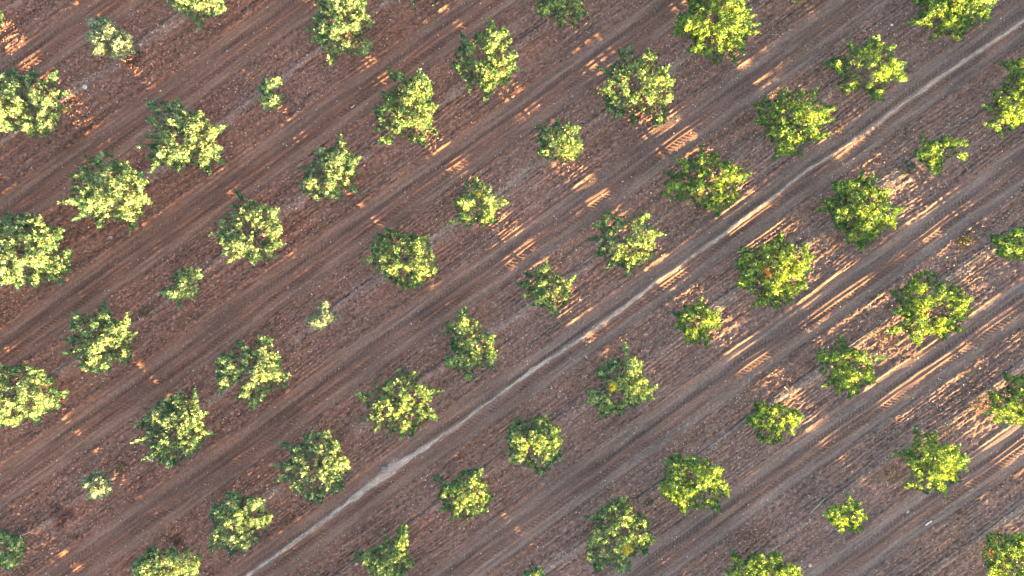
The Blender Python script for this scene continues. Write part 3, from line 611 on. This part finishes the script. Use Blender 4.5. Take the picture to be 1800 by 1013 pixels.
# dry fallen leaves below the right-hand trees
LIT = [(1555, 590, 1.0, 260), (1722, 712, .8, 200), (1562, 832, .8, 220), (1500, 735, .9, 60), (1205, 405, 1.0, 90), (1385, 770, .6, 30), (1690, 490, 1.2, 120),
       (1180, 590, .6, 60), (1560, 240, .8, 50), (600, 300, .6, 20), (855, 440, .6, 40), (1735, 960, .7, 90), (1485, 800, .6, 40), (870, 610, .6, 25), (1130, 470, .8, 50), (410, 880, .6, 30), (1665, 760, .8, 90)]
P0 = []
for px, py, sp, cnt in LIT:
    x0, y0 = ground_xy(px, py)
    P0.append(np.stack([r.normal(x0, sp * .5, cnt), r.normal(y0, sp * .4, cnt)], 1))
P0 = np.concatenate(P0); hz = height(P0[:, 0], P0[:, 1])
pos = np.column_stack([P0, hz + r.uniform(.01, .05, len(P0))])
dirs = np.column_stack([r.normal(size=(len(P0), 2)), r.normal(0, .25, len(P0))])
tint = np.array((.42, .26, .12))[None] * r.uniform(.6, 1.3, (len(P0), 1))
V, F, Tn = leaves(pos, dirs, r.uniform(.05, .10, len(P0)), tint, r)
tag(mesh_object('fallen_leaves', V, F, litter_mat, color=Tn), 'dry tan fallen leaves scattered on the soil by the trees', 'leaf litter', kind='stuff')

# individual finds on the ground
def box_stick(name, px0, py0, px1, py1, wid, thick, color, label, cat, bend=0., lift=0.02, taper=.6):
    x0, y0 = ground_xy(px0, py0); x1, y1 = ground_xy(px1, py1)
    L = math.hypot(x1 - x0, y1 - y0); ux, uy = (x1 - x0) / L, (y1 - y0) / L
    n_ = 9; rr = np.random.RandomState(int(px0))
    V, F = [], []
    ks = np.linspace(0, 1, n_)
    hs = height(x0 + (x1 - x0) * ks, y0 + (y1 - y0) * ks); z0 = max(hs.max() - .02, hs.mean())
    for i, k in enumerate(ks):
        off = bend * math.sin(math.pi * k) + rr.normal(0, .004)
        wd = wid * (1 - (1 - taper) * k) / 2
        cx_, cy_ = x0 + ux * L * k - uy * off, y0 + uy * L * k + ux * off
        z = z0 + lift
        c_ = .25 * wd
        for a, b in ((-wd, 0), (-wd, thick - c_), (-wd + c_, thick), (wd - c_, thick), (wd, thick - c_), (wd, 0)):
            V.append((cx_ - uy * a, cy_ + ux * a, z + b))
    for i in range(n_ - 1):
        for j in range(6):
            j2 = (j + 1) % 6; F.append((i * 6 + j, i * 6 + j2, (i + 1) * 6 + j2, (i + 1) * 6 + j))
    e = (n_ - 1) * 6
    F += [(0, 1, 4, 5), (1, 2, 3, 4), (e + 5, e + 4, e + 1, e), (e + 4, e + 3, e + 2, e + 1)]
    o = mesh_object(name, np.array(V), np.array(F), plain_material(name, color, .8, 30, .15))
    tag(o, label, cat)
box_stick('slat', 1626.5, 923.5, 1637.5, 915.5, .07, .03, (.62, .60, .55), 'short white slat lying on the wheel track at lower right', 'slat', taper=1)
box_stick('wooden_stake', 1424.5, 901, 1449.5, 875.5, .035, .03, (.42, .38, .36), 'long thin grey stake lying on tilled soil left of the small bright tree', 'stake')
box_stick('broken_branch', 40, 940, 59, 932.5, .05, .035, (.48, .38, .34), 'pale bare stick poking out beside the tree cut off at the bottom left corner', 'stick', lift=.15)
box_stick('broken_branch', 1378, 680, 1385, 687, .05, .02, (.50, .40, .30), 'short tan stick on the untilled strip beside two small lower right trees', 'stick')
box_stick('broken_branch', 1028, 625.5, 1032.5, 631.5, .04, .02, (.55, .52, .50), 'short whitish stick lying on bare soil near the tree with one tall shoot', 'stick', bend=.02)
box_stick('broken_branch', 617, 190, 623.5, 185, .06, .02, (.50, .45, .38), 'small pale twig lying in the wheel track left of the tall top centre tree', 'stick')

def stone(px, py, size, color, label, seed, flat=.45):
    x0, y0 = ground_xy(px, py); rr = np.random.RandomState(seed)
    import bmesh
    bm = bmesh.new(); bmesh.ops.create_icosphere(bm, subdivisions=3, radius=1)
    ph_ = rr.uniform(0, 6, 6)
    for v in bm.verts:
        p = v.co; k = 1 + .16 * math.sin(p.x * 2.7 + ph_[0]) + .13 * math.sin(p.y * 3.1 + ph_[1]) + .10 * math.sin(p.z * 4 + p.x * 3 + ph_[2]) + .05 * math.sin(p.x * 9 + p.y * 8 + ph_[3])
        p *= k; v.co = (p.x * size, p.y * size * .72, p.z * size * flat)
    me = bpy.data.meshes.new('field_stone'); bm.to_mesh(me); bm.free()
    o = bpy.data.objects.new('field_stone', me); C.objects.link(o)
    o.location = (x0, y0, float(height(x0, y0)[0]) + size * flat * .4); o.rotation_euler = (0, 0, rr.uniform(0, 6))
    me.materials.append(plain_material('pale_stone', color, .85, 8, .25))
    tag(o, label, 'stone', 'single larger stones on the soil')
stone(151, 154, .14, (.52, .46, .42), 'pale stone on the untilled strip right of the cut-off upper left tree', 1)
stone(1597, 900, .10, (.36, .32, .28), 'flat pale oval stone on the track up and left of the white slat', 2, .25)
stone(1036, 600, .09, (.34, .26, .23), 'round brownish stone beside the pale footpath above the tree with a tall shoot', 3)
stone(194, 417, .12, (.36, .23, .19), 'rounded pinkish stone on tilled soil below the second wide left hand tree', 4)
stone(1568, 44, .08, (.60, .56, .53), 'whitish stone on tilled soil left of the cut-off top right tree', 5)
stone(677, 823, .17, (.16, .16, .19), 'dark bluish grey stone beside the pale blot on the footpath', 6, .4)
stone(1424, 994, .11, (.40, .33, .30), 'pinkish stone on the wheel track right of the cut-off bottom tree', 7)
stone(267, 809, .10, (.40, .36, .34), 'greyish stone at the end of the untilled strip between two lower left trees', 8, .3)

weed_mat = litter_mat
def weed(px, py, rad, color, label, seed, n_=90, name='weed_tuft'):
    x0, y0 = ground_xy(px, py); rr = np.random.RandomState(seed)
    z0 = float(height(x0, y0)[0])
    an = rr.uniform(0, 6.28, n_); d = rad * np.sqrt(rr.rand(n_))
    pos = np.column_stack([d * np.cos(an) * 1.5, d * np.sin(an), rr.uniform(0, .06, n_)])
    c_, s_ = UX, UY
    pos = np.column_stack([pos[:, 0] * c_ - pos[:, 1] * s_, pos[:, 0] * s_ + pos[:, 1] * c_, pos[:, 2]])
    dirs = np.column_stack([rr.normal(0, .6, (n_, 2)), rr.uniform(.2, 1, n_)])
    V, F, Tn = leaves(pos, dirs, rr.uniform(.06, .13, n_), np.array(color)[None] * rr.uniform(.6, 1.4, (n_, 1)), rr)
    o = mesh_object(name, V, F, weed_mat, color=Tn); o.location = (x0, y0, z0)
    tag(o, label, 'weed', 'low weeds on the untilled strips')
weed(1594, 298, .30, (.10, .13, .07), 'grey-green weed on the row strip left of the sparse leggy tree', 1, 150)
weed(262, 548, .28, (.12, .12, .06), 'faint olive weed on the strip below the small left tree', 2, 130)
weed(214, 824, .22, (.11, .12, .06), 'olive weed on the row strip right of the tiny grey-green tree', 3, 80)
weed(1473, 229, .25, (.16, .11, .07), 'brownish low weed left of the open tree near the top right', 4, 60)
weed(1694, 424, .30, (.22, .17, .08), 'dry yellowish weed on tilled soil left of the cut-off right edge tree', 5, 220)
weed(1141, 881, .25, (.09, .12, .05), 'thin green weed between the two lower centre right trees', 6, 70)
weed(600, 776, .18, (.22, .15, .09), 'dry tan weed in the gap between two lower centre left trees', 7, 70)
weed(95, 665, .20, (.07, .10, .05), 'dark green weed beside the tree on the left edge', 8, 70)
